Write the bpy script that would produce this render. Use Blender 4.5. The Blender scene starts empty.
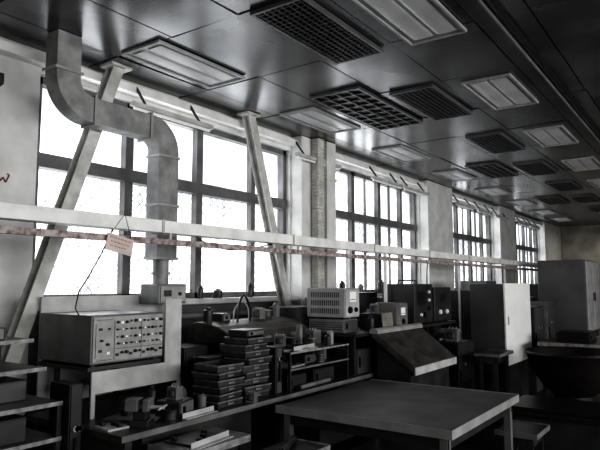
import bpy, bmesh, math, random
from mathutils import Vector, Matrix
random.seed(7)
SC=bpy.context.scene
COL=SC.collection
try: SC.view_settings.view_transform='Standard'
except Exception: pass
for lk in ('High Contrast','Medium High Contrast'):
    try:
        SC.view_settings.look=lk; break
    except Exception: pass

# ---------------- materials ----------------
MATS={}
def mat(name,c,rough=.6,metal=0,var=.25,scale=6,bump=.0,emit=0,c2=None,spec=.5,clear=0):
    if name in MATS: return MATS[name]
    m=bpy.data.materials.new(name); m.use_nodes=True
    nt=m.node_tree; b=nt.nodes['Principled BSDF']
    if not isinstance(c,(tuple,list)): c=(c,c,c)
    tc=nt.nodes.new('ShaderNodeTexCoord')
    n=nt.nodes.new('ShaderNodeTexNoise'); n.inputs['Scale'].default_value=scale; n.inputs['Detail'].default_value=6
    nt.links.new(tc.outputs['Object'],n.inputs['Vector'])
    r=nt.nodes.new('ShaderNodeValToRGB')
    lo=c2 if c2 else tuple(k*(1-var) for k in c); hi=tuple(min(1,k*(1+var*.5)) for k in c)
    r.color_ramp.elements[0].position=.35; r.color_ramp.elements[1].position=.65
    r.color_ramp.elements[0].color=(*lo,1); r.color_ramp.elements[1].color=(*hi,1)
    nt.links.new(n.outputs['Fac'],r.inputs['Fac']); nt.links.new(r.outputs['Color'],b.inputs['Base Color'])
    b.inputs['Roughness'].default_value=rough; b.inputs['Metallic'].default_value=metal
    b.inputs['Specular IOR Level'].default_value=spec
    if bump:
        bp=nt.nodes.new('ShaderNodeBump'); bp.inputs['Strength'].default_value=bump; bp.inputs['Distance'].default_value=.02
        nt.links.new(n.outputs['Fac'],bp.inputs['Height']); nt.links.new(bp.outputs['Normal'],b.inputs['Normal'])
    if emit:
        b.inputs['Emission Color'].default_value=(*c,1); b.inputs['Emission Strength'].default_value=emit
    if clear: b.inputs['Alpha'].default_value=1-clear
    MATS[name]=m; return m
WALL=mat('wall_paint',(.40,.40,.39),.8,var=.3,scale=3,bump=.1)
PIER=mat('pier_paint',(.68,.68,.67),.8,var=.15,scale=4,bump=.1)
LOWSHADE=mat('dado_paint',(.10,.10,.10),.6,var=.3,scale=4)
CEIL=mat('ceiling_metal',(.125,.127,.13),.24,metal=.5,var=.4,scale=2.0,bump=.04)
FLOOR=mat('floor_lino',(.035,.034,.032),.5,var=.4,scale=3)
FRAME=mat('window_frame_paint',(.14,.14,.142),.6)  # lightened so the window glow sits in the frame colour
GRIL=mat('grille_wire',(.7,.7,.7),.6,clear=.42)  # see-through alpha stands in for window haze over the wire
DUCT=mat('galvanised_duct',(.30,.30,.30),.6,metal=.2,var=.35,scale=7)
BEAM=mat('painted_steel',(.56,.56,.54),.55,var=.25,scale=8)
TRAY=mat('white_tray_paint',(.80,.80,.79),.5,var=.15,scale=6)
RUST=mat('taped_rail',(.40,.37,.36),.7,var=.5,scale=25,c2=(.16,.095,.085))
WHITE=mat('white_enamel',(.92,.92,.91),.4,var=.05,scale=4)
LG=mat('light_grey_enamel',(.50,.50,.50),.45,var=.25,scale=5)
PANEL=mat('instrument_panel_grey',(.34,.34,.34),.4,var=.2,scale=12)
MG=mat('mid_grey_enamel',(.18,.18,.18),.42,var=.35,scale=5)
DG=mat('dark_grey_enamel',(.036,.036,.037),.36,var=.4,scale=5)
VFR=mat('vent_frame',(.12,.12,.12),.4,metal=.3,var=.2)
BLK=mat('black_plastic',(.009,.009,.009),.38,var=.3)
BROWN=mat('worn_brown_wood',(.07,.065,.061),.45,var=.5,scale=9)
BENCHT=mat('bench_top_worn',(.050,.048,.046),.4,var=.6,scale=7)
TABT=mat('grey_linoleum_top',(.10,.098,.096),.5,var=.35,scale=4.5)
RED=mat('dull_brown_paint',(.014,.010,.010),.42,var=.4)
REDM=mat('red_marker',(.20,.03,.025),.7)
FADE=mat('faded_red_print',(.42,.22,.19),.7)
PINK=mat('sign_card',(.62,.54,.51),.7,var=.15)
YEL=mat('pipe_lagging',(.56,.55,.52),.8,var=.3,scale=10,bump=.2)
CARD=mat('cardboard',(.17,.162,.155),.8,var=.5,scale=14)
DIFF=mat('lamp_diffuser',(.46,.46,.465),.35,var=.12,scale=3)
GLOSS=mat('reflector',(.30,.30,.30),.35,metal=.2,var=.3,scale=5)
LFR=mat('lamp_frame',(.34,.34,.34),.45,var=.2)
BLADE=mat('louvre_metal',(.075,.075,.075),.4,metal=.4,var=.2)
FARW=mat('far_wall_paint',(.36,.345,.31),.8,var=.35,scale=2)
CABS=mat('cabinet_side_grey',(.085,.085,.087),.42,var=.3,scale=2)
CABL=mat('tall_cabinet_grey',(.115,.115,.117),.42,var=.25,scale=2)
EDGE=mat('worn_edge_metal',(.30,.30,.30),.45,var=.5,scale=14)
MPE=mat('mid_pale_enamel',(.32,.32,.32),.45,var=.2)
def pane_mat():
    m=bpy.data.materials.new('dusty_pane'); m.use_nodes=True; nt=m.node_tree; nt.nodes.clear()
    out=nt.nodes.new('ShaderNodeOutputMaterial'); tr=nt.nodes.new('ShaderNodeBsdfTransparent')
    tc=nt.nodes.new('ShaderNodeTexCoord'); n=nt.nodes.new('ShaderNodeTexNoise'); n.inputs['Scale'].default_value=1.3; n.inputs['Detail'].default_value=3; n.inputs['Distortion'].default_value=.3
    r=nt.nodes.new('ShaderNodeValToRGB'); r.color_ramp.elements[0].position=.38; r.color_ramp.elements[1].position=.62
    r.color_ramp.elements[0].color=(.34,.345,.35,1); r.color_ramp.elements[1].color=(.85,.85,.85,1)
    nt.links.new(tc.outputs['Object'],n.inputs['Vector']); nt.links.new(n.outputs['Fac'],r.inputs['Fac']); nt.links.new(r.outputs['Color'],tr.inputs['Color']); nt.links.new(tr.outputs[0],out.inputs['Surface'])
    return m
PANE=pane_mat()

# ---------------- mesh builder ----------------
WO={}
class B:
    def __init__(s): s.v=[]; s.f=[]
    def add(s,vs,fs):
        o=len(s.v); s.v+= [tuple(p) for p in vs]; s.f+=[tuple(i+o for i in f) for f in fs]; return s
    def box(s,lo,hi):
        (x0,y0,z0),(x1,y1,z1)=lo,hi
        return s.add([(x0,y0,z0),(x1,y0,z0),(x1,y1,z0),(x0,y1,z0),(x0,y0,z1),(x1,y0,z1),(x1,y1,z1),(x0,y1,z1)],
          [(0,3,2,1),(4,5,6,7),(0,1,5,4),(1,2,6,5),(2,3,7,6),(3,0,4,7)])
    def beam(s,p0,p1,w,h,up=(1,0,0)):
        p0=Vector(p0);p1=Vector(p1);d=(p1-p0).normalized();u=Vector(up);u=(u-d*u.dot(d)).normalized();r=d.cross(u)
        vs=[p+r*a*w/2+u*b*h/2 for p in(p0,p1) for a,b in((-1,-1),(1,-1),(1,1),(-1,1))]
        return s.add(vs,[(0,3,2,1),(4,5,6,7),(0,1,5,4),(1,2,6,5),(2,3,7,6),(3,0,4,7)])
    def cyl(s,p0,p1,r0,r1=None,n=16):
        r1=r0 if r1 is None else r1
        p0=Vector(p0);p1=Vector(p1);d=(p1-p0).normalized();u=d.orthogonal().normalized();w=d.cross(u)
        vs=[]
        for p,r in((p0,r0),(p1,r1)):
            for i in range(n):
                a=2*math.pi*i/n; vs.append(p+(u*math.cos(a)+w*math.sin(a))*r)
        fs=[(i,(i+1)%n,n+(i+1)%n,n+i) for i in range(n)]+[tuple(range(n-1,-1,-1)),tuple(range(n,2*n))]
        return s.add(vs,fs)
    def tube(s,pts,r,n=8):
        pts=[Vector(p) for p in pts]; vs=[];fs=[]
        u=None
        for k,p in enumerate(pts):
            d=(pts[min(k+1,len(pts)-1)]-pts[max(k-1,0)]).normalized()
            if u is None: u=d.orthogonal().normalized()
            u=(u-d*u.dot(d)).normalized(); w=d.cross(u)
            for i in range(n):
                a=2*math.pi*i/n; vs.append(p+(u*math.cos(a)+w*math.sin(a))*r)
        for k in range(len(pts)-1):
            for i in range(n):
                fs.append((k*n+i,k*n+(i+1)%n,(k+1)*n+(i+1)%n,(k+1)*n+i))
        fs+=[tuple(range(n-1,-1,-1)),tuple(range((len(pts)-1)*n,len(pts)*n))]
        return s.add(vs,fs)
    def lathe(s,c,prof,n=32):
        vs=[];fs=[];m=len(prof)
        for r,z in prof:
            for i in range(n):
                a=2*math.pi*i/n; vs.append((c[0]+r*math.cos(a),c[1]+r*math.sin(a),c[2]+z))
        for k in range(m-1):
            for i in range(n): fs.append((k*n+i,k*n+(i+1)%n,(k+1)*n+(i+1)%n,(k+1)*n+i))
        fs.append(tuple(range(n-1,-1,-1))); fs.append(tuple(range((m-1)*n,m*n)))
        return s.add(vs,fs)
    def prism(s,poly,axis,a,b):
        def P(q,t):
            return {'x':(t,q[0],q[1]),'y':(q[0],t,q[1]),'z':(q[0],q[1],t)}[axis]
        n=len(poly); vs=[P(q,a) for q in poly]+[P(q,b) for q in poly]
        return s.add(vs,[tuple(range(n)),tuple(range(2*n-1,n-1,-1))]+[(i,n+i,n+(i+1)%n,(i+1)%n) for i in range(n)])
    def make(s,name,m,parent=None,bevel=0,smooth=False,label=None):
        xs=[p[0] for p in s.v];ys=[p[1] for p in s.v];zs=[p[2] for p in s.v]
        o=Vector(((min(xs)+max(xs))/2,(min(ys)+max(ys))/2,min(zs)))
        me=bpy.data.meshes.new(name); me.from_pydata([tuple(Vector(p)-o) for p in s.v],[],s.f); me.update()
        bm=bmesh.new(); bm.from_mesh(me); bmesh.ops.recalc_face_normals(bm,faces=bm.faces); bm.to_mesh(me); bm.free()
        if smooth:
            for p in me.polygons: p.use_smooth=True
        me.materials.append(m)
        ob=bpy.data.objects.new(name,me); COL.objects.link(ob)
        WO[ob.name]=o
        if parent: ob.parent=parent; ob.location=o-WO[parent.name]
        else: ob.location=o
        if smooth:
            md=ob.modifiers.new('es','EDGE_SPLIT'); md.split_angle=math.radians(40)
        if bevel:
            md=ob.modifiers.new('bv','BEVEL'); md.width=bevel; md.segments=2; md.limit_method='ANGLE'
        if label: ob['label']=label
        return ob
def thing(name,label,cat,loc,group=None):
    e=bpy.data.objects.new(name,None); e.empty_display_size=.1; COL.objects.link(e); e.location=loc; WO[e.name]=Vector(loc)
    e['label']=label; e['category']=cat
    if group: e['group']=group
    return e
def tag(o,label,cat,group=None):
    o['label']=label;o['category']=cat
    if group:o['group']=group
    return o
def struct(o): o['kind']='structure'; return o
def copy_thing(t,off,rot=0,label=None):
    def rec(o,par):
        c=o.copy()
        if par: c.parent=par; c.matrix_parent_inverse=o.matrix_parent_inverse.copy()
        COL.objects.link(c)
        for ch in o.children: rec(ch,c)
        return c
    c=rec(t,None)
    c.location=t.location+Vector(off); c.rotation_euler=(0,0,t.rotation_euler[2]+rot)
    if label: c['label']=label
    return c

H=3.4
# ---------------- room shell ----------------
struct(B().box((-.3,-3,-.1),(9,20,0)).make('floor',FLOOR))
wins=[(2.46,5.72),(6.50,9.50),(10.70,13.60),(14.90,17.85)]
ZS,ZT=1.46,3.22
b=B()
b.box((-.25,-3,0),(0,20,ZS)); b.box((-.25,-3,ZT),(0,20,3.6))
ys=[-3]+[q for w in wins for q in w]+[20]
for i in range(0,len(ys),2): b.box((-.25,ys[i],ZS),(0,ys[i+1],ZT))
for i in range(2,len(ys)-1,2): b.box((0,ys[i]+.02,0),(.16,ys[i+1]-.02,H-.01))
struct(b.make('wall_left',PIER))
struct(B().box((0,2.46,0),(.012,20,1.40)).make('trim_9',LOWSHADE))  # added dark sheet, keeps the wall under the windows dim despite the fill
struct(B().box((-.25,20,0),(9,20.2,3.6)).make('wall_far',FARW))
struct(B().box((-.25,-3.2,0),(9,-3,3.6)).make('wall_back',WALL))
struct(B().box((9,-3,0),(9.2,20,3.6)).make('wall_right',WALL))
b=B(); b.box((-.25,-3.2,3.5),(9.2,20.2,3.6))
xs=[0,.40,1.02,1.66,2.28,2.92,3.28,3.92,4.56,5.2,5.84,6.5,7.2,8.0,9.0]
yy=-3+.79
ycuts=[-3]
while yy<20: ycuts.append(yy); yy+=1.015
ycuts.append(20)
for i in range(len(xs)-1):
    for j in range(len(ycuts)-1):
        x0,x1,y0,y1=xs[i]+.005,xs[i+1]-.005,ycuts[j]+.005,ycuts[j+1]-.005
        zz=[H+random.uniform(-.008,.004) for _ in range(4)]
        o=len(b.v)
        b.v+=[(x0,y0,zz[0]),(x1,y0,zz[1]),(x1,y1,zz[2]),(x0,y1,zz[3]),(x0,y0,3.5),(x1,y0,3.5),(x1,y1,3.5),(x0,y1,3.5)]
        b.f+=[tuple(o+k for k in f) for f in [(0,1,2,3),(0,1,5,4),(1,2,6,5),(2,3,7,6),(3,0,4,7)]]
struct(b.make('ceiling',CEIL))
for k,(a,c) in enumerate(wins):
    b=B(); w=c-a
    fr=.055
    b.box((-.15,a,ZS),(-.06,a+fr,ZT)); b.box((-.15,c-fr,ZS),(-.06,c,ZT))
    b.box((-.15,a,ZS),(-.06,c,ZS+fr)); b.box((-.15,a,ZT-fr),(-.06,c,ZT))
    b.box((-.15,a,2.505),(-.04,c,2.615))
    for f,t in ((.28,.085),(.55,.085),(.81,.07)):
        y=a+w*f; b.box((-.13,y-t/2,ZS),(-.06,y+t/2,ZT))
    for f in ((.415,.68) if k else ()):
        y=a+w*f; b.box((-.11,y-.014,2.6),(-.08,y+.014,ZT))
        b.box((-.11,y-.014,ZS),(-.08,y+.014,2.52))
    b.box((-.11,a,1.978),(-.08,c,2.003))
    wo=struct(b.make('window_%d'%(k+1),FRAME))
    g=B(); r=.0045
    y=a+.1
    while y<c-.05:
        for s_ in (1,-1):
            pts=[(-.195+.005*s_,y+s_*.035*math.sin(i*math.pi/3),ZS+.02+i*(2.5-ZS)/36) for i in range(37)]
            g.tube(pts,r,4)
        y+=.105
    g.make('grille',GRIL,wo)
    B().add([(-.10,a,ZS),(-.10,c,ZS),(-.10,c,ZT),(-.10,a,ZT)],[(0,1,2,3)]).make('pane',PANE,wo)
    struct(B().box((0.013,a-.0,ZS-.05),(.13,c+.0,ZS)).make('trim_%d'%(k+2),LG,bevel=.005))
    L=bpy.data.lights.new('window_daylight','AREA'); L.shape='RECTANGLE'; L.size=w+.5; L.size_y=ZT-ZS+.6
    L.energy=3.1*math.pi*(L.size*L.size_y); L.color=(.97,.985,1)
    lo=bpy.data.objects.new('window_daylight',L); COL.objects.link(lo); lo.location=(-.6,(a+c)/2,(ZS+ZT)/2)
    lo.rotation_euler=(math.radians(90),0,math.radians(-90))
struct(B().box((.0,-3,3.27),(.10,20,3.34)).make('trim_1',TRAY))

# ---------------- ceiling fixtures ----------------
def lamp(x0,y0,x1,y1,label):
    t=thing('ceiling_light',label,'ceiling light',((x0+x1)/2,(y0+y1)/2,3.35),'recessed ceiling lights')
    f=B(); w=.016
    for lo,hi in (((x0,y0),(x1,y0+w)),((x0,y1-w),(x1,y1)),((x0,y0+w),(x0+w,y1-w)),((x1-w,y0+w),(x1,y1-w))):
        f.box((*lo,3.374),(*hi,3.393))
    f.make('frame',LFR,t)
    B().box((x0+w,y0+w,3.387),(x1-w,y1-w,3.393)).make('reflector',GLOSS,t)
    W=(x1-x0)
    for q in (.29,.71):
        xm=x0+W*q; hw=W*.18
        poly=[(xm+hw*math.cos(math.pi*i/10),3.387-.010*math.sin(math.pi*i/10)) for i in range(11)]
        B().prism(poly,'y',y0+w+.05,y1-w-.05).make('diffuser',DIFF,t,smooth=True)
    return t
def grille(x0,y0,x1,y1,label,nx,ny,bl=.006):
    t=thing('ceiling_vent',label,'air vent',((x0+x1)/2,(y0+y1)/2,3.35),'ceiling air vents')
    f=B(); w=.022
    for lo,hi in (((x0,y0),(x1,y0+w)),((x0,y1-w),(x1,y1)),((x0,y0+w),(x0+w,y1-w)),((x1-w,y0+w),(x1,y1-w))):
        f.box((*lo,3.367),(*hi,3.393))
    f.make('frame',VFR,t)
    B().box((x0+w,y0+w,3.389),(x1-w,y1-w,3.393)).make('backing',BLK,t)
    l=B()
    for i in range(1,nx):
        x=x0+(x1-x0)*i/nx; l.box((x-bl/2,y0+w,3.368),(x+bl/2,y1-w,3.389))
    for i in range(1,ny):
        y=y0+(y1-y0)*i/ny; l.box((x0+w,y-bl/2,3.369),(x1-w,y+bl/2,3.388))
    l.make('louvre',BLADE,t)
    return t
a0=lamp(.50,2.82,.93,3.80,'recessed ceiling light with smooth pale diffusers and metal frame')
for i in range(1,8): copy_thing(a0,(0,2.03*i,0))
for i in range(0,8): copy_thing(a0,(1.91,.17+2.03*i,0))
g0=grille(1.76,2.87,2.19,3.95,'dark egg-crate ceiling air vent with metal rim',9,22)
for i in range(1,8): copy_thing(g0,(0,2.03*i,0))
grille(1.08,4.56,1.62,6.0,'wide black ceiling air grille with coarse cells',4,9,.012)
g2=grille(1.14,8.65,1.6,9.9,'black ceiling air grille with coarse cells',4,10,.012)
copy_thing(g2,(0,4.1,0))
g3=grille(3.4,6.2,3.85,7.2,'dark egg-crate ceiling air vent',9,20)
for i in (1,2,3,4,5): copy_thing(g3,(0,2.03*i,0))
tag(B().box((3.06,-1,3.362),(3.072,19.5,3.392)).make('ceiling_rail',MG),'thin grey metal rail fixed along the ceiling','rail')
tag(B().box((3.11,-1,3.372),(3.14,19.5,3.392)).make('ceiling_rail',BLK),'black channel rail fixed along the ceiling','rail')
t=thing('tube_light','pale fluorescent batten fixed above the windows','light fitting',(.24,3.63,3.1),'battens above the windows')
B().box((.20,3.15,3.10),(.25,4.12,3.14)).make('batten',LG,t)
B().cyl((.225,3.18,3.085),(.225,4.09,3.085),.014,n=10).make('tube',WHITE,t,smooth=True)
for y in (3.3,3.95): B().prism([(.10,3.29),(.10,3.33),(.235,3.14),(.21,3.14)],'y',y,y+.01).make('bracket',DG,t)
for y in (2.40,4.25,5.28,7.55,8.75,9.9,11.8,12.85): copy_thing(t,(0.0,y,0))

# ---------------- duct ----------------
t=thing('ventilation_duct','slim square galvanised duct with two elbows dropping beside the window','duct',(.42,2.385,3.4))
XC=.42; hw=.072; dh=.095; zc=2.88
path=[(2.385,3.392,dh),(2.385,zc+.21,dh)]
for i in range(1,11):
    a=math.pi/2*i/10; path.append((2.385+.21-.21*math.cos(a),zc+.21-.21*math.sin(a),dh))
path+= [(3.16,zc,dh)]
for i in range(1,11):
    a=math.pi/2*i/10; path.append((3.16+.18*math.sin(a),zc-.18+.18*math.cos(a),dh+.012*i/10))
path+=[(3.34,1.80,dh+.012)]
b=B(); vs=[];fs=[]
n=len(path)
for k,(y,z,h) in enumerate(path):
    y0,z0,_=path[max(k-1,0)];y1,z1,_=path[min(k+1,n-1)]
    d=Vector((0,y1-y0,z1-z0)).normalized(); nr=Vector((0,-d.z,d.y)); p=Vector((XC,y,z)); X=Vector((hw,0,0))
    vs+=[p-X-nr*h,p+X-nr*h,p+X+nr*h,p-X+nr*h]
    if k:
        o=(k-1)*4
        fs+=[(o+i,o+(i+1)%4,o+4+(i+1)%4,o+4+i) for i in range(4)]
fs+=[(0,1,2,3),(n*4-4,n*4-3,n*4-2,n*4-1)]
b.add(vs,fs); b.make('duct_run',DUCT,t)
for y,z,ax in ((2.385,3.12,'z'),(2.61,zc,'y'),(3.14,zc,'y'),(3.34,2.66,'z'),(3.34,2.25,'z'),(3.34,1.81,'z')):
    q=.113; e=.010
    f=B()
    if ax=='z': f.box((XC-.085,y-q,z-e),(XC+.085,y+q,z+e))
    else: f.box((XC-.085,y-e,z-q),(XC+.085,y+e,z+q))
    f.make('flange',LFR,t)
B().cyl((XC,3.34,1.80),(XC,3.34,1.60),.065).cyl((XC,3.34,1.68),(XC,3.34,1.695),.08).make('spigot',DUCT,t,smooth=True)
t=thing('extractor_box','small grey metal extractor box below the duct','extractor',(.44,3.34,1.42))
B().box((.34,3.20,1.44),(.56,3.50,1.60)).make('housing',MG,t,bevel=.01)
B().box((.38,3.44,.75),(.42,3.48,1.44)).make('post',DG,t)
f=B().box((.56,3.22,1.46),(.567,3.48,1.58)).make('face_plate',PANEL,t)
B().box((.567,3.25,1.50),(.570,3.33,1.55)).make('display',BLK,f); B().cyl((.567,3.42,1.52),(.58,3.42,1.52),.015,n=12).make('knob',BLK,f)
for y0,yf in ((2.99,1.83),(4.68,5.79)):
    t=thing('steel_brace','leaning pale grey painted steel channel brace from ceiling to floor','brace',(.2,yf,0),'leaning window braces')
    b=B()
    b.beam((.215,y0,3.39),(.215,yf,0.01),.012,.09)
    b.beam((.17,y0,3.39),(.17,yf,.01),.10,.012); b.beam((.26,y0,3.39),(.26,yf,.01),.10,.012)
    b.make('channel',BEAM,t)
    B().box((.14,y0-.1,3.37),(.30,y0+.1,3.392)).make('head_plate',BEAM,t)
t=thing('lagged_pipe','vertical pale ribbed conduit strip on the window pier','pipe',(.24,6.0,0))
B().box((.17,5.93,.02),(.27,6.07,3.39)).make('lagging',YEL,t,bevel=.01)
b=B()
z=1.2
while z<3.38: b.box((.168,5.925,z),(.276,6.075,z+.012)); z+=.045
b.make('rib',YEL,t)
tag(B().box((.17,6.15,.02),(.26,6.36,3.39)).box((.165,6.13,2.0),(.27,6.38,2.03)).box((.165,6.13,2.9),(.27,6.38,2.93)).make('cable_riser',PIER,bevel=.004),'flat pale metal cable riser against the pier','cable riser')
tag(B().tube([(.08,5.7,1.30),(.08,2.6,1.30)],.03,12).make('heating_pipe',MG,smooth=True),'horizontal grey heating pipe below the window sill','pipe')
t=thing('wall_speaker','small dark wall loudspeaker on a bracket','speaker',(.1,2.05,3.05))
B().box((.0,2.0,3.02),(.06,2.04,3.06)).make('bracket',DG,t); B().prism([(.06,2.98),(.16,3.0),(.16,3.08),(.06,3.10)],'y',1.97,2.10).make('cabinet',BLK,t,bevel=.01)
b=B()
for p,q in (((2.17,2.385),(2.185,2.34)),((2.185,2.34),(2.205,2.37)),((2.205,2.37),(2.225,2.335)),((2.225,2.335),(2.25,2.39)),((2.25,2.39),(2.235,2.40))):
    b.beam((.004,p[0],p[1]),(.004,q[0],q[1]),.009,.004)
tag(b.make('wall_scribble',REDM),'small dark red scribbled mark painted on the wall','wall mark')

# ---------------- cable tray ----------------
t=thing('cable_tray','long white sheet-metal cable trunking running the length of the benches','cable tray',(1.12,9,0))
B().box((1.05,.6,1.945),(1.15,18.5,2.03)).make('trunking',TRAY,t,bevel=.004)
for y in [1.2+1.5*i for i in range(12)]: B().box((1.045,y,1.94),(1.155,y+.02,2.035)).make('joint_cover',LG,t)
for y,z in ((5.2,1.14),(6.03,1.14),(8.36,.0),(10.6,.76),(13,.76),(15.6,.76)):
    B().box((1.09,y,z),(1.12,y+.03,1.945)).make('post',TRAY,t)
t=thing('conduit_rail','thin worn conduit with faded red and white tape','conduit',(1.12,9,0))
B().box((1.155,.6,1.862),(1.185,18.5,1.90)).make('conduit',RUST,t)
for y in [1.25+1.5*i for i in range(12)]: B().box((1.158,y,1.90),(1.17,y+.02,1.945)).make('clip',LG,t)
t=thing('hanging_sign','small tilted pinkish warning card with faded red strokes hung on string','sign',(1.20,2.31,1.78))
B().box((1.195,2.21,1.79),(1.200,2.41,1.895)).make('card',PINK,t)
b=B()
for zz,ya,yb in ((1.875,2.23,2.39),(1.85,2.24,2.38),(1.825,2.24,2.36)):
    y=ya
    while y<yb:
        l=random.uniform(.010,.025); b.box((1.200,y,zz-.004),(1.2015,y+l,zz+.002)); y+=l+.009
b.make('print',FADE,t)
B().tube([(1.197,2.23,1.89),(1.19,2.31,2.04),(1.197,2.39,1.89)],.0025,5).make('string',BLK,t)
t.rotation_euler=(math.radians(-11),0,0)
tag(B().tube([(1.07,2.36,1.944),(1.0,2.34,1.8),(.97,2.27,1.65),(.93,2.23,1.55),(.9,2.23,1.45),(.9,2.26,1.40)],.004,6).make('hanging_wire',BLK,smooth=True),'thin black wire hanging down to the test instrument','wire')

# ---------------- furniture helpers ----------------
def legs(t,x0,x1,y0,y1,z,w,m):
    for x in (x0,x1-w):
        for y in (y0,y1-w): B().box((x,y,0),(x+w,y+w,z)).make('leg',m,t)
def table(name,label,x0,x1,y0,y1,z,mt,ml,th=.04,edge=None,w=.05,group=None):
    t=thing(name,label,'table',((x0+x1)/2,(y0+y1)/2,0),group)
    B().box((x0,y0,z-th),(x1,y1,z)).make('top',mt,t,bevel=.004)
    legs(t,x0+.04,x1-.04,y0+.04,y1-.04,z-th,w,ml)
    B().box((x0+.04,y0+.045,z-th-.08),(x1-.04,y0+.065,z-th)).box((x0+.04,y1-.065,z-th-.08),(x1-.04,y1-.045,z-th)).box((x0+.045,y0+.07,z-th-.08),(x0+.065,y1-.07,z-th)).box((x1-.065,y0+.07,z-th-.08),(x1-.045,y1-.07,z-th)).make('apron',DG,t)
    if edge:
        B().box((x1,y0-.006,z-th-.004),(x1+.006,y1,z+.006)).box((x0,y0-.006,z-th-.004),(x1,y0,z+.006)).box((x0,y1,z-th-.004),(x1,y1+.006,z+.006)).make('edge_strip',edge,t)
    return t
t=table('work_table','large square work table with grey linoleum top and metal edge',1.60,2.88,3.38,4.77,.75,TABT,MG,.045,MPE)
B().box((1.70,3.47,.25),(2.82,4.70,.28)).make('shelf',DG,t)
table('side_table','small low dark side table with grey legs',2.66,2.98,4.86,5.28,.44,BLK,DG,.03,MG,.035)

t=thing('long_workbench','long dark worn workbench on steel legs under the windows','workbench',(.85,5,0))
B().box((.42,2.2,.71),(1.42,8.2,.75)).make('top',BENCHT,t,bevel=.004)
B().box((1.42,2.2,.715),(1.426,8.2,.749)).make('edge_strip',MG,t)
for y in (2.25,3.7,5.1,6.5,7.9):
    for x in (.46,1.34): B().box((x,y,0),(x+.05,y+.05,.71)).make('leg',DG,t)
for y in (2.4,4.3,6.2):
    d=B().box((.5,y,.2),(1.36,y+1.0,.70)).make('drawer_unit',DG,t)
    for i in range(3): B().box((1.36,y+.45,.28+i*.15),(1.385,y+.6,.30+i*.15)).make('handle',LG,d)
t=thing('long_workbench','long dark worn workbench carrying cabinets further along the windows','workbench',(.85,12,0))
B().box((.42,8.45,.71),(1.42,17.5,.75)).make('top',BENCHT,t)
for y in (8.5,10.7,12.9,15.1,17.3):
    for x in (.46,1.34): B().box((x,y,0),(x+.05,y+.05,.71)).make('leg',DG,t)

def instrument(name,label,x0,x1,y0,y1,z0,z1,mb,mp,knobs,vents=True,handle=False):
    t=thing(name,label,'instrument',((x0+x1)/2,(y0+y1)/2,z0),'laboratory instruments' )
    B().box((x0,y0,z0+.015),(x1,y1,z1)).make('case',mb,t,bevel=.008)
    for x in (x0+.03,x1-.06):
        for y in (y0+.03,y1-.06): B().box((x,y,z0),(x+.03,y+.03,z0+.015)).make('foot',BLK,t)
    p=B().box((x1,y0+.012,z0+.027),(x1+.008,y1-.012,z1-.012)).make('front_panel',mp,t,bevel=.003)
    W=y1-y0;Hh=z1-z0
    for kind,fy,fz,s in knobs:
        y=y0+W*fy; z=z0+Hh*fz
        if kind=='k': B().cyl((x1+.008,y,z),(x1+.026,y,z),s,s*.8,n=14).make('knob',BLK,p)
        elif kind=='w': B().cyl((x1+.008,y,z),(x1+.026,y,z),s,s*.8,n=14).make('knob',WHITE,p)
        elif kind=='d': B().box((x1+.008,y-s,z-s*.7),(x1+.012,y+s,z+s*.7)).make('display',BLK,p)
        elif kind=='q': B().box((x1+.008,y-s,z-s*.7),(x1+.012,y+s,z+s*.7)).make('label_plate',WHITE,p)
        elif kind=='l': B().box((x1+.008,y-.0015,z-s),(x1+.010,y+.0015,z+s)).make('divider',DG,p)
        elif kind=='h': B().box((x1+.008,y-s,z-.0015),(x1+.010,y+s,z+.0015)).make('divider',DG,p)
        elif kind=='m':
            m=B().box((x1+.008,y-s,z-s*.8),(x1+.013,y+s,z+s*.8)).make('meter',WHITE,p)
            B().box((x1+.013,y-s*.8,z-s*.5),(x1+.014,y+s*.8,z-s*.4)).make('meter_scale',BLK,m)
    if vents:
        b=B(); n=int((x1-x0-.1)/.022)
        for r in range(3):
            for i in range(n):
                xx=x0+.05+i*.022; zz=z0+Hh*(.18+.26*r)
                b.box((xx,y0-.002,zz),(xx+.009,y0+.001,zz+Hh*.17))
        b.make('vent_slots',BLK,t)
    if handle:
        B().tube([(x0+.08,(y0+y1)/2,z1),(x0+.09,(y0+y1)/2,z1+.04),(x1-.09,(y0+y1)/2,z1+.04),(x1-.08,(y0+y1)/2,z1)],.008,8).make('handle',BLK,t)
    return t
kn=[('l',.29,.5,.13),('l',.66,.5,.13),('l',.05,.5,.11),('h',.64,.32,.2),('h',.16,.9,.06),('h',.16,.12,.06),('d',.11,.3,.012),('d',.11,.72,.012),('d',.22,.72,.010),('k',.2,.42,.010),('k',.12,.5,.008),('q',.21,.25,.012)]
for i in range(11):
    fy=.33+.061*i
    kn.append((('k','q','k','d')[i%4],fy,.85+random.uniform(-.02,.02),random.uniform(.006,.012)))
    kn.append((('k','w','k','k','d')[i%5],fy+random.uniform(-.008,.008),.70,random.uniform(.005,.010)))
    kn.append((('d','k','q')[i%3],fy,.55,random.uniform(.006,.010)))
    kn.append((('k','k','w')[(i+1)%3],fy+random.uniform(-.01,.01),.42,random.uniform(.005,.009)))
    if i%3: kn.append(('k',fy,.24,random.uniform(.006,.014)))
    else: kn.append(('d',fy,.2,.012))
instrument('test_instrument','large grey test instrument, pale front panel full of knobs',.33,.915,2.34,2.94,1.07,1.40,MG,PANEL,kn,vents=False)
t=thing('instrument_stand','dark angle-iron stand carrying the test instrument','stand',(.62,2.64,.75))
B().box((.33,2.34,1.045),(.895,2.94,1.07)).make('shelf',DG,t)
for x in (.46,.86):
    for y in (2.38,2.87): B().box((x,y,.75),(x+.03,y+.03,1.045)).make('leg',DG,t)
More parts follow.
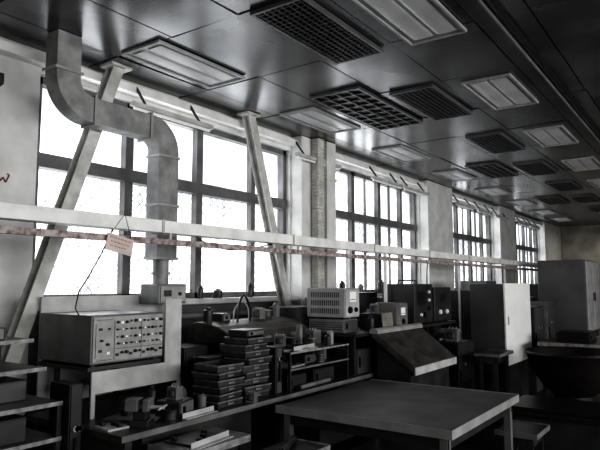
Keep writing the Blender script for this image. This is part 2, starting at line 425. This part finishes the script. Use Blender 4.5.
tag(B().prism([(2.36,.90),(3.12,.90),(3.12,1.49),(2.965,1.49),(2.965,1.04),(2.36,1.04)],'x',.897,.91).box((.897,2.36,.75),(.91,2.39,.90)).box((.897,3.09,.75),(.91,3.12,.90)).make('cover_sheet',LG),'pale painted L-shaped sheet standing under and beside the instrument','panel')
t=thing('splash_board','tall pale grey painted board standing behind the test instrument','board',(.3,3.0,.8))
B().box((.29,2.36,.76),(.31,3.62,1.51)).make('panel',LG,t,bevel=.003)
B().box((.272,2.4,0.01),(.29,2.44,1.45)).make('batten',DG,t); B().box((.272,3.5,0.01),(.29,3.54,1.45)).make('batten',DG,t)
t=thing('shelf_rack','stepped dark shelf rack with worn pale shelf edges','shelf',(.7,1.75,0))
for x in (.30,1.0):
    for y in (1.25,2.05): B().box((x,y,0),(x+.03,y+.03,1.26 if x<.5 else .92)).make('post',DG,t)
for z,xe in ((1.26,.70),(1.10,.85),(.92,1.03),(.72,1.03),(.5,1.03)):
    B().box((.30,1.25,z-.02),(xe,2.08,z)).make('shelf',MG,t)
    B().box((xe,1.25,z-.02),(xe+.007,2.08,z+.004)).make('shelf_edge',EDGE,t)
def module(x,y,z,w,d,h,m,label,rot=0,name='equipment_module'):
    t=thing(name,label,'equipment',(x,y,z),'loose equipment modules')
    B().box((x-w/2,y-d/2,z),(x+w/2,y+d/2,z+h)).make('case',m,t,bevel=.006)
    fm=DG if m is BLK else (MG if random.random()<.2 and h<.4 else CABS)
    f=B().box((x+w/2,y-d/2+.01,z+.01),(x+w/2+.006,y+d/2-.01,z+h-.01)).make('front',fm,t)
    B().box((x+w/2+.006,y-d/2+.03,z+h*.3),(x+w/2+.02,y-d/2+.045,z+h*.7)).make('handle',BLK,f)
    if h>.3:
        for i in range(4): B().cyl((x+w/2+.006,y-d*.1+i*d*.13,z+h*.75),(x+w/2+.022,y-d*.1+i*d*.13,z+h*.75),.018,n=10).make('knob',BLK if i%2 else MPE,f)
        B().box((x+w/2+.006,y-d*.3,z+h*.25),(x+w/2+.01,y+d*.3,z+h*.55)).make('display',BLK,f)
    b=B()
    for i in range(4): b.box((x-w/2+.02,y-d/2-.002,z+h*(.2+.17*i)),(x+w/2-.02,y-d/2+.001,z+h*(.2+.17*i)+.006))
    b.make('vent_slots',BLK,t)
    t.rotation_euler[2]=rot
    return t
module(.58,1.6,1.10,.3,.5,.13,BLK,'black boxed module lying on the rack shelf')
module(.68,1.75,.92,.3,.45,.12,DG,'dark boxed module lying on the rack shelf')
module(.5,1.65,1.26,.3,.55,.08,DG,'dark flat module on top of the rack')
module(.75,1.6,.72,.45,.6,.14,BLK,'black boxed module lying on the rack shelf')
module(.99,2.13,.0,.2,.09,1.02,BLK,'slim black floor-standing unit beside the workbench',name='floor_unit')

def comptray(x,y,z,w,d,h,m,label,grp,rot=0):
    t=thing('component_tray',label,'tray',(x,y,z),grp)
    b=B(); x0,x1,y0,y1=x-w/2,x+w/2,y-d/2,y+d/2
    b.box((x0,y0,z),(x1,y1,z+.006)); b.box((x0,y0,z),(x0+.008,y1,z+h)); b.box((x1-.008,y0,z),(x1,y1,z+h)); b.box((x0,y0,z),(x1,y0+.008,z+h)); b.box((x0,y1-.008,z),(x1,y1,z+h))
    b.make('body',m,t)
    r=B()
    r.box((x0-.003,y0-.003,z+h-.012),(x1+.003,y0,z+h-.002)); r.box((x0-.003,y1,z+h-.012),(x1+.003,y1+.003,z+h-.002)); r.box((x0-.003,y0,z+h-.012),(x0,y1,z+h-.002)); r.box((x1,y0,z+h-.012),(x1+.003,y1,z+h-.002))
    r.make('rim',CARD,t)
    B().box((x1+.003,y-.03,z+h*.3),(x1+.006,y+.03,z+h*.6)).make('label_holder',MG,t)
    t.rotation_euler[2]=rot
    return t
def stack(x,y,z,n,w,d,h,label,grp):
    t=comptray(x,y,z,w,d,h,DG,label,grp)
    for i in range(1,n): copy_thing(t,(random.uniform(-.02,.02),random.uniform(-.02,.02),h*i),random.uniform(-.11,.11))
stack(1.20,3.52,.75,9,.24,.28,.050,'dark wooden component tray stacked in a tall pile','tall pile of component trays')
stack(1.24,3.17,.75,6,.24,.26,.048,'dark wooden component tray stacked in a low pile','low pile of component trays')
table('low_table','low dark table with pale worn rectangular top',1.46,1.80,2.36,2.86,.68,MG,DG,.03,EDGE,.04)
table('low_table','narrow dark bench with a worn pale top edge',1.86,2.16,2.76,3.2,.60,DG,DG,.03,EDGE,.04)
t=thing('long_machine','long dark bench machine with sloping sheet cover','machine',(.72,4.05,.75))
B().box((.5,3.65,.75),(.9,4.72,1.10)).make('base',DG,t,bevel=.01)
B().prism([(.46,1.10),(.96,1.10),(.96,1.15),(.91,1.20),(.80,1.25),(.68,1.275),(.56,1.28),(.49,1.26),(.46,1.22)],'y',3.62,4.76).make('cover',BROWN,t,bevel=.012)
B().box((.96,3.62,1.10),(.975,4.76,1.12)).make('trim_strip',MG,t)
t=thing('riser_shelf','dark raised instrument shelf standing on the workbench','shelf',(1.1,6,.75))
B().box((.80,4.80,1.11),(1.43,7.35,1.14)).make('board',DG,t)
for y in (4.85,6.0,7.25):
    B().box((.84,y,.75),(.88,y+.04,1.11)).make('leg',DG,t);B().box((1.34,y,.75),(1.38,y+.04,1.11)).make('leg',DG,t)
module(1.08,4.97,1.14,.40,.26,.125,MG,'low grey module under the small instrument')
instrument('power_supply','small grey instrument with slotted side and dial panel',.87,1.30,4.82,5.10,1.265,1.56,MPE,LG,[('m',.5,.72,.06),('k',.3,.3,.035),('k',.7,.3,.025)],True)
instrument('oscilloscope','dark instrument with round black knobs and a dark screen',1.02,1.42,6.12,6.62,1.14,1.60,DG,DG,[('d',.35,.65,.11),('w',.75,.8,.02),('w',.75,.6,.02),('k',.75,.4,.03),('w',.3,.25,.02),('k',.5,.25,.03)],False,True)
instrument('signal_generator','dark instrument with pale knobs beside the oscilloscope',1.02,1.42,6.68,7.2,1.14,1.56,DG,DG,[('d',.5,.7,.07),('w',.3,.3,.03),('w',.7,.3,.03)],True)
module(1.27,5.5,1.14,.26,.22,.16,DG,'dark boxed module on the raised shelf')
instrument('test_meter','small grey meter with white dial on the raised shelf',1.14,1.4,5.72,5.98,1.14,1.40,MG,MG,[('m',.5,.65,.05),('k',.5,.25,.03)],False)
t=thing('sloped_console','bulky control console with sloping worn lid and pale rounded top','console',(1.68,5.53,0))
B().prism([(1.50,0.01),(1.84,0.01),(1.84,.80),(1.50,1.08)],'y',5.08,6.02).make('body',DG,t)
B().prism([(1.46,1.10),(1.90,.78),(1.90,.85),(1.50,1.15),(1.46,1.15)],'y',5.04,6.06).make('lid',BROWN,t,bevel=.006)
B().prism([(1.445,1.13)]+[(1.49-.045*math.cos(math.pi*i/8),1.15+.03*math.sin(math.pi*i/8)) for i in range(9)]+[(1.535,1.13)],'y',5.03,6.07).make('hood',MPE,t,smooth=True)
B().box((1.90,5.04,.775),(1.91,6.06,.845)).make('front_edge',LG,t)
t=thing('white_cabinet','white enamel cabinet with dark side standing on a low plinth','cabinet',(1.8,8.02,0))
B().box((1.58,7.45,.60),(2.0,8.6,1.60)).make('body',CABS,t,bevel=.008)  # shade on the white cabinet's side is put into the body colour
d=B().box((2.003,7.44,.60),(2.03,8.6,1.61)).make('door',WHITE,t,bevel=.006)
B().box((2.03,7.50,1.1),(2.045,7.52,1.2)).make('handle',LG,d)
B().box((1.62,7.5,0.01),(1.98,8.55,.60)).make('plinth',DG,t)
t=thing('grey_cabinet','tall grey metal cabinet standing on a dark base','cabinet',(1.9,11.9,0))
B().box((1.52,11.2,.75),(2.30,12.5,2.02)).make('body',CABL,t,bevel=.01)
d=B().box((2.303,11.22,.78),(2.325,11.84,2.0)).make('door',LG,t,bevel=.005); B().box((2.325,11.76,1.3),(2.34,11.78,1.45)).make('handle',DG,d)
d=B().box((2.303,11.86,.78),(2.325,12.48,2.0)).make('door',LG,t,bevel=.005); B().box((2.325,11.9,1.3),(2.34,11.92,1.45)).make('handle',DG,d)
B().box((1.56,11.25,0.01),(2.28,12.45,.75)).make('base',DG,t)
table('side_bench','dark side bench with a thin worn top',2.25,3.4,8.0,9.4,.86,DG,DG,.04,EDGE)
t=thing('round_hopper','dull brown conical metal hopper with rolled rim on short pedestal','hopper',(2.85,7.0,0))
B().lathe((2.85,7.0,0),[(.20,.42),(.30,.50),(.42,.68),(.47,.84),(.49,.86),(.48,.88),(.45,.86),(.40,.72),(.28,.56),(.05,.52)]).make('bowl',RED,t,smooth=True)
B().cyl((2.85,7.0,.01),(2.85,7.0,.43),.22,.20,n=24).make('pedestal',BLK,t,smooth=True)
t=thing('low_machine','low black machine cabinet with panelled front','machine',(3.0,6.0,0))
B().box((2.45,5.65,.01),(3.5,6.4,.45)).make('body',BLK,t,bevel=.02)
B().box((2.5,5.7,.45),(3.45,6.35,.48)).make('lid',BLK,t,bevel=.005)
B().box((2.6,5.635,.1),(3.3,5.65,.40)).make('access_panel',DG,t)

# ---- clutter ----
def board(x,y,z,w,d,m,label,rot=0):
    t=thing('circuit_board',label,'circuit board',(x,y,z),'loose boards')
    B().box((x-w/2,y-d/2,z),(x+w/2,y+d/2,z+.012)).make('plate',m,t)
    for i in range(4):
        xx=x-w/2+w*(.12+.22*i);yy=random.uniform(y-d/2+.02,y+d/2-.05); B().box((xx,yy,z+.012),(xx+.03,yy+.025,z+.03)).make('component',BLK,t)
    t.rotation_euler[2]=rot
    return t
def jar(x,y,z,r,h,m,label):
    t=thing('canister',label,'canister',(x,y,z),'canisters on the benches')
    B().lathe((x,y,z),[(r*.95,0),(r,.01),(r,h*.8),(r*.6,h*.9),(r*.5,h*.93)],20).make('body',m,t,smooth=True)
    B().cyl((x,y,z+h*.93),(x,y,z+h),r*.55,n=16).make('cap',BLK,t)
    return t
def coil(x,y,z,r,m,label):
    t=thing('wire_coil',label,'coil',(x,y,z),'coils on the benches')
    B().lathe((x,y,z),[(r,0),(r,.008),(r*.5,.01),(r*.5,.06),(r,.062),(r,.07)],18).make('spool',m,t)
    B().cyl((x,y,z+.012),(x,y,z+.058),r*.85,n=18).make('winding',BROWN,t,smooth=True)
    return t
def transf(x,y,z,s,label,rot=0):
    t=thing('transformer',label,'transformer',(x,y,z),'transformers on the benches')
    B().box((x-s/2,y-s*.4,z),(x+s/2,y+s*.4,z+s*.2)).box((x-s/2,y-s*.4,z+s*.8),(x+s/2,y+s*.4,z+s)).box((x-s/2,y-s*.4,z+s*.2),(x-s*.3,y+s*.4,z+s*.8)).box((x+s*.3,y-s*.4,z+s*.2),(x+s/2,y+s*.4,z+s*.8)).make('core',MG,t)
    B().box((x-s*.28,y-s*.55,z+.22*s),(x+s*.28,y+s*.55,z+s*.78)).make('winding',BROWN,t,bevel=.01)
    for q in (-.3,0,.3): B().cyl((x+q*s,y,z+s),(x+q*s,y,z+s*1.12),s*.05,n=8).make('terminal',LG,t)
    t.rotation_euler[2]=rot
    return t
def vise(x,y,z,label,rot=0):
    t=thing('bench_vise',label,'vise',(x,y,z))
    B().box((x-.06,y-.06,z),(x+.06,y+.06,z+.04)).box((x-.04,y-.04,z+.04),(x+.04,y+.04,z+.09)).make('base',DG,t,bevel=.005)
    B().box((x-.09,y-.05,z+.09),(x-.01,y+.05,z+.16)).make('fixed_jaw',MG,t,bevel=.005)
    B().box((x+.02,y-.05,z+.09),(x+.06,y+.05,z+.16)).make('moving_jaw',MG,t,bevel=.005)
    B().cyl((x-.01,y,z+.11),(x+.14,y,z+.11),.012).make('screw',LG,t)
    B().cyl((x+.13,y-.07,z+.11),(x+.13,y+.07,z+.11),.006).make('handle',LG,t)
    t.rotation_euler[2]=rot
def motor(x,y,z,s,label,rot=0):
    t=thing('electric_motor',label,'motor',(x,y,z),'small motors on the benches')
    B().cyl((x,y-s/2,z+s*.34),(x,y+s/2,z+s*.34),s*.28,n=20).make('casing',DG,t,smooth=True)
    for i in range(5): B().cyl((x,y-s*.4+i*s*.2,z+s*.34),(x,y-s*.38+i*s*.2,z+s*.34),s*.31,n=20).make('fin',MG,t)
    B().box((x-s*.3,y-s*.4,z),(x+s*.3,y+s*.4,z+s*.06)).make('foot',DG,t)
    B().cyl((x,y-s*.7,z+s*.34),(x,y-s*.5,z+s*.34),s*.06,n=10).make('shaft',LG,t)
    B().box((x-s*.12,y-s*.2,z+s*.58),(x+s*.12,y+s*.2,z+s*.74)).make('terminal_box',MG,t)
    t.rotation_euler[2]=rot
def strip(x,y,z,l,m,label,rot=0):
    t=thing('metal_strip',label,'metal part',(x,y,z),'loose metal strips')
    B().box((x-.02,y-l/2,z),(x+.02,y+l/2,z+.004)).box((x-.02,y-l/2,z+.004),(x-.016,y+l/2,z+.035)).make('angle',m,t)
    t.rotation_euler[2]=rot
def pipe(x,y,z,l,r,m,label,rot=0):
    t=thing('pipe_offcut',label,'pipe',(x,y,z),'pipe offcuts')
    B().cyl((x,y-l/2,z+r*1.2),(x,y+l/2,z+r*1.2),r,n=14).make('body',m,t,smooth=True)
    for e in (-1,1): B().cyl((x,y+e*l/2*.97,z+r*1.2),(x,y+e*(l/2*.97+.015),z+r*1.2),r*1.2,n=14).make('collar',DG,t)
    t.rotation_euler[2]=rot
def paper(x,y,z,label,rot=0):
    o=B().add([(x-.07,y-.10,z),(x+.07,y-.10,z+.002),(x+.07,y+.10,z+.001),(x-.07,y+.10,z+.006)],[(0,1,2,3)]).box((x-.069,y-.099,z-.001),(x+.069,y+.099,z)).make('paper_sheet',LG)
    tag(o,label,'paper','loose papers'); o.rotation_euler[2]=rot
t=thing('bench_rack','two-tier open dark bench rack with worn shelf edges','shelf',(1.2,4.25,.75))
for z in (.93,1.06):
    B().box((1.0,3.82,z-.015),(1.40,4.72,z)).make('shelf',DG,t); B().box((1.40,3.82,z-.014),(1.405,4.72,z+.001)).make('shelf_edge',MG if z<1 else EDGE,t)
for x in (1.0,1.38):
    for y in (3.82,4.70): B().box((x,y,.75),(x+.02,y+.02,1.045)).make('post',DG,t)
module(1.2,4.0,.75,.28,.26,.12,BLK,'black module under the bench rack'); module(1.2,4.4,.75,.28,.32,.13,BLK,'black module under the bench rack')
pipe(1.38,4.2,.75,.5,.018,MG,'grey pipe offcut on the workbench',.05)
board(1.2,3.98,.93,.3,.24,MPE,'pale flat board on the bench rack',.1); transf(1.22,4.52,.93,.10,'iron-cored transformer on the bench rack',.3)
module(1.22,4.22,.93,.2,.16,.08,DG,'small dark module on the bench rack'); coil(1.33,4.36,.93,.035,MG,'grey spool of wire on the bench rack')
board(1.2,4.02,1.06,.28,.3,MG,'grey flat board on the bench rack',-.15); motor(1.10,4.28,1.06,.16,'small dark electric motor on the bench rack',.4)
strip(1.36,4.1,1.06,.35,LG,'pale metal angle strip on the bench rack',.1)
transf(1.2,3.95,1.09,.09,'small iron-cored transformer on the bench rack',.5); module(1.18,4.10,1.09,.14,.10,.06,DG,'small dark module on a grey board',.2)
jar(1.28,4.60,1.06,.03,.13,MPE,'small pale canister on the bench rack'); transf(1.1,4.58,1.06,.12,'iron-cored transformer on the bench rack',-.2)
coil(1.26,4.34,1.06,.04,MG,'grey spool of wire on the bench rack'); jar(1.34,4.46,1.06,.028,.10,DG,'small dark canister on the bench rack')
jar(1.05,4.44,1.06,.03,.19,MG,'tall grey canister on the bench rack')
board(1.05,2.55,.75,.2,.26,MG,'grey flat board lying on the workbench',.3); board(1.2,2.30,.75,.16,.14,LG,'pale flat board lying on the workbench',-.1)
vise(1.30,2.44,.75,'small dark bench vise on the workbench',.5)
coil(1.36,2.62,.75,.04,DG,'dark spool of wire on the workbench'); motor(1.08,2.92,.75,.22,'dark electric motor on the workbench',.7)
module(1.24,2.76,.75,.18,.18,.10,DG,'small dark module on the workbench',.3); transf(1.24,2.76,.85,.08,'small transformer resting on a dark module',.1)
strip(1.39,2.85,.75,.3,LG,'pale metal angle strip on the workbench',.05)
paper(1.18,2.60,.753,'crumpled pale paper sheet on the workbench',.5)
jar(1.3,2.95,.75,.03,.12,MG,'small grey canister on the workbench'); jar(1.02,2.76,.75,.028,.16,DG,'tall dark canister on the workbench')
transf(1.385,3.37,.75,.07,'small iron-cored transformer beside the tray piles',.2)
module(.66,3.4,.75,.26,.26,.36,DG,'dark boxed module beneath the window'); module(.98,3.42,.75,.14,.3,.30,BLK,'narrow black module behind the trays')
module(1.2,3.74,.75,.3,.08,.36,DG,'narrow dark upright module beside the trays')
module(1.2,3.52,1.205,.18,.22,.05,DG,'flat dark module on the tall tray pile',.1)
board(1.6,2.6,.68,.22,.3,DG,'dark flat board on the low table',.1); strip(1.74,2.6,.68,.35,LG,'pale metal angle strip on the low table',.1)
pipe(2.0,2.98,.60,.3,.02,DG,'dark pipe offcut on the narrow bench',.4)
jar(.62,3.70,1.27,.04,.13,DG,'dark canister on the long machine'); coil(.62,4.5,1.28,.06,DG,'dark spool of wire on the long machine')
transf(.66,4.33,1.275,.10,'iron-cored transformer on the long machine'); jar(.6,4.68,1.27,.035,.16,MG,'grey canister on the long machine')
module(.60,3.87,1.275,.16,.10,.07,DG,'small dark module on the long machine')
for k,(y,r,h,m) in enumerate(((3.75,.03,.14,DG),(4.15,.03,.12,DG),(4.4,.045,.09,DG),(4.9,.03,.15,DG),(6.8,.04,.18,DG),(7.3,.04,.14,MG),(7.9,.05,.2,DG),(8.6,.04,.15,DG),(9.1,.04,.2,MG),(11.2,.05,.2,DG),(12.2,.05,.18,DG))):
    jar(.075,y,ZS,r,h,m,'%s canister standing on the window sill'%{DG:'dark',MG:'grey',LG:'pale'}[m])
jar(1.0,5.85,1.14,.04,.2,MPE,'pale canister on the raised shelf'); jar(.92,5.5,1.14,.05,.3,DG,'dark canister on the raised shelf')
coil(1.0,5.67,1.14,.06,DG,'dark spool of wire on the raised shelf'); transf(.90,6.4,1.14,.13,'iron-cored transformer on the raised shelf')
module(.93,5.3,1.14,.2,.2,.24,DG,'dark boxed module on the raised shelf'); motor(.93,5.3,1.38,.15,'small dark electric motor on a dark module',.3)
transf(1.25,5.5,1.30,.09,'small transformer on a dark module',.4); jar(1.36,5.22,1.14,.035,.15,DG,'dark canister on the raised shelf')
module(1.25,5.05,.75,.26,.3,.24,DG,'dark module under the raised shelf'); module(1.2,5.6,.75,.3,.5,.28,BLK,'black module under the raised shelf'); module(1.2,6.4,.75,.3,.6,.26,DG,'dark module under the raised shelf')
motor(1.1,7.75,.75,.34,'large dark electric motor on the workbench',.2)
for k,(x,y,h) in enumerate(((.6,5.0,.62),(.62,5.6,.7),(.6,6.25,.75),(.62,7.0,.68))): module(x,y,.75,.34,.45,h,(DG,MG,DG,MG,DG)[k],'tall %s boxed module beneath the window'%(('dark','grey')[k%2]))
for k,(y,h,m) in enumerate(((7.75,.62,DG),(9.0,.75,DG),(9.7,.9,MG),(10.25,.55,DG),(11.3,.8,MG),(12.2,.6,LG),(13.5,.85,DG),(14.4,.5,MG),(15.2,.9,DG),(16.5,.7,DG))):
    module(.9 if k else .66,y,.75,.5 if k else .4,.5,h,m,'%s boxed equipment cabinet on the workbench'%{DG:'dark',MG:'grey',LG:'pale'}[m])
module(2.6,8.6,.86,.4,.5,.12,BLK,'black flat module on the side bench'); module(1.7,9.6,.0,.4,.6,1.25,DG,'dark floor cabinet behind the white cabinet',name='floor_cabinet')
module(1.7,10.5,.0,.35,.5,1.3,MG,'grey floor cabinet beside the tall cabinet',name='floor_cabinet')
module(1.66,6.62,.0,.3,.5,.95,BLK,'black floor-standing unit behind the console',name='floor_unit')
transf(1.66,6.62,.95,.14,'iron-cored transformer on the black unit')
def cable(pts,r,m,label,name='cable'):
    P=[Vector(p) for p in pts]; out=[]
    for i in range(len(P)-1):
        p0=P[max(i-1,0)];p1=P[i];p2=P[i+1];p3=P[min(i+2,len(P)-1)]
        for k in range(6):
            u=k/6; out.append(.5*((2*p1)+(p2-p0)*u+(2*p0-5*p1+4*p2-p3)*u*u+(3*p1-p0-3*p2+p3)*u**3))
    out.append(P[-1])
    tag(B().tube(out,r,6).make(name,m,smooth=True),label,'cable')
cable([(.7,3.99,1.265),(.7,4.0,1.4),(.7,4.07,1.5),(.7,4.15,1.4),(.7,4.16,1.27)],.010,BLK,'black cable arched over the long machine')
cable([(.64,4.0,1.28),(.64,4.02,1.38),(.64,4.12,1.44),(.64,4.2,1.38),(.64,4.21,1.28)],.006,LG,'pale cable arched over the long machine')
cable([(1.07,3.1,1.944),(1.05,3.25,1.90),(1.04,3.5,1.87),(1.05,3.8,1.90),(1.07,4.0,1.944)],.005,BLK,'black cable sagging below the trunking')
cable([(1.07,7.4,1.944),(1.02,7.42,1.8),(1.0,7.45,1.3),(1.0,7.46,.76)],.008,BLK,'black cable dropping from the trunking')
t=thing('cardboard_sheet','leaning piece of brown cardboard on the raised shelf','cardboard',(1.45,5.5,1.14))
B().prism([(1.42,1.14),(1.428,1.14),(1.415,1.31),(1.407,1.31)],'y',5.35,5.58).make('sheet',mat('plain_card',(.24,.22,.20),.8,var=.3),t)
table('trolley_table','small dark metal trolley behind the console',1.98,2.25,6.4,6.9,.85,DG,DG,.02,MG,.03)

# ---------------- lights, world, camera ----------------
w=bpy.data.worlds.new('World'); SC.world=w; w.use_nodes=True
bg=w.node_tree.nodes['Background']; bg.inputs[0].default_value=(.95,.97,1,1); bg.inputs[1].default_value=2.5
def area(n,loc,rot,sx,sy,e,c=(1,1,1)):
    L=bpy.data.lights.new(n,'AREA'); L.shape='RECTANGLE'; L.size=sx;L.size_y=sy;L.energy=e;L.color=c
    o=bpy.data.objects.new(n,L);COL.objects.link(o);o.location=loc;o.rotation_euler=rot
area('opposite_window_light',(8.9,4,2.2),(math.radians(90),0,math.radians(90)),12,1.6,430,(1,.995,.985))  # added fill from the room side; the wall there has no window
area('far_lamp',(1.6,18.8,3.2),(0,0,0),.6,.6,11,(1,.95,.86))
cam=bpy.data.cameras.new('Camera'); co=bpy.data.objects.new('Camera',cam); COL.objects.link(co)
cam.sensor_width=36; cam.lens=36*591/600; cam.clip_start=.05
co.location=(4.2,0,1.6); co.rotation_euler=(math.radians(95.7),0,math.radians(35.3))
SC.camera=co
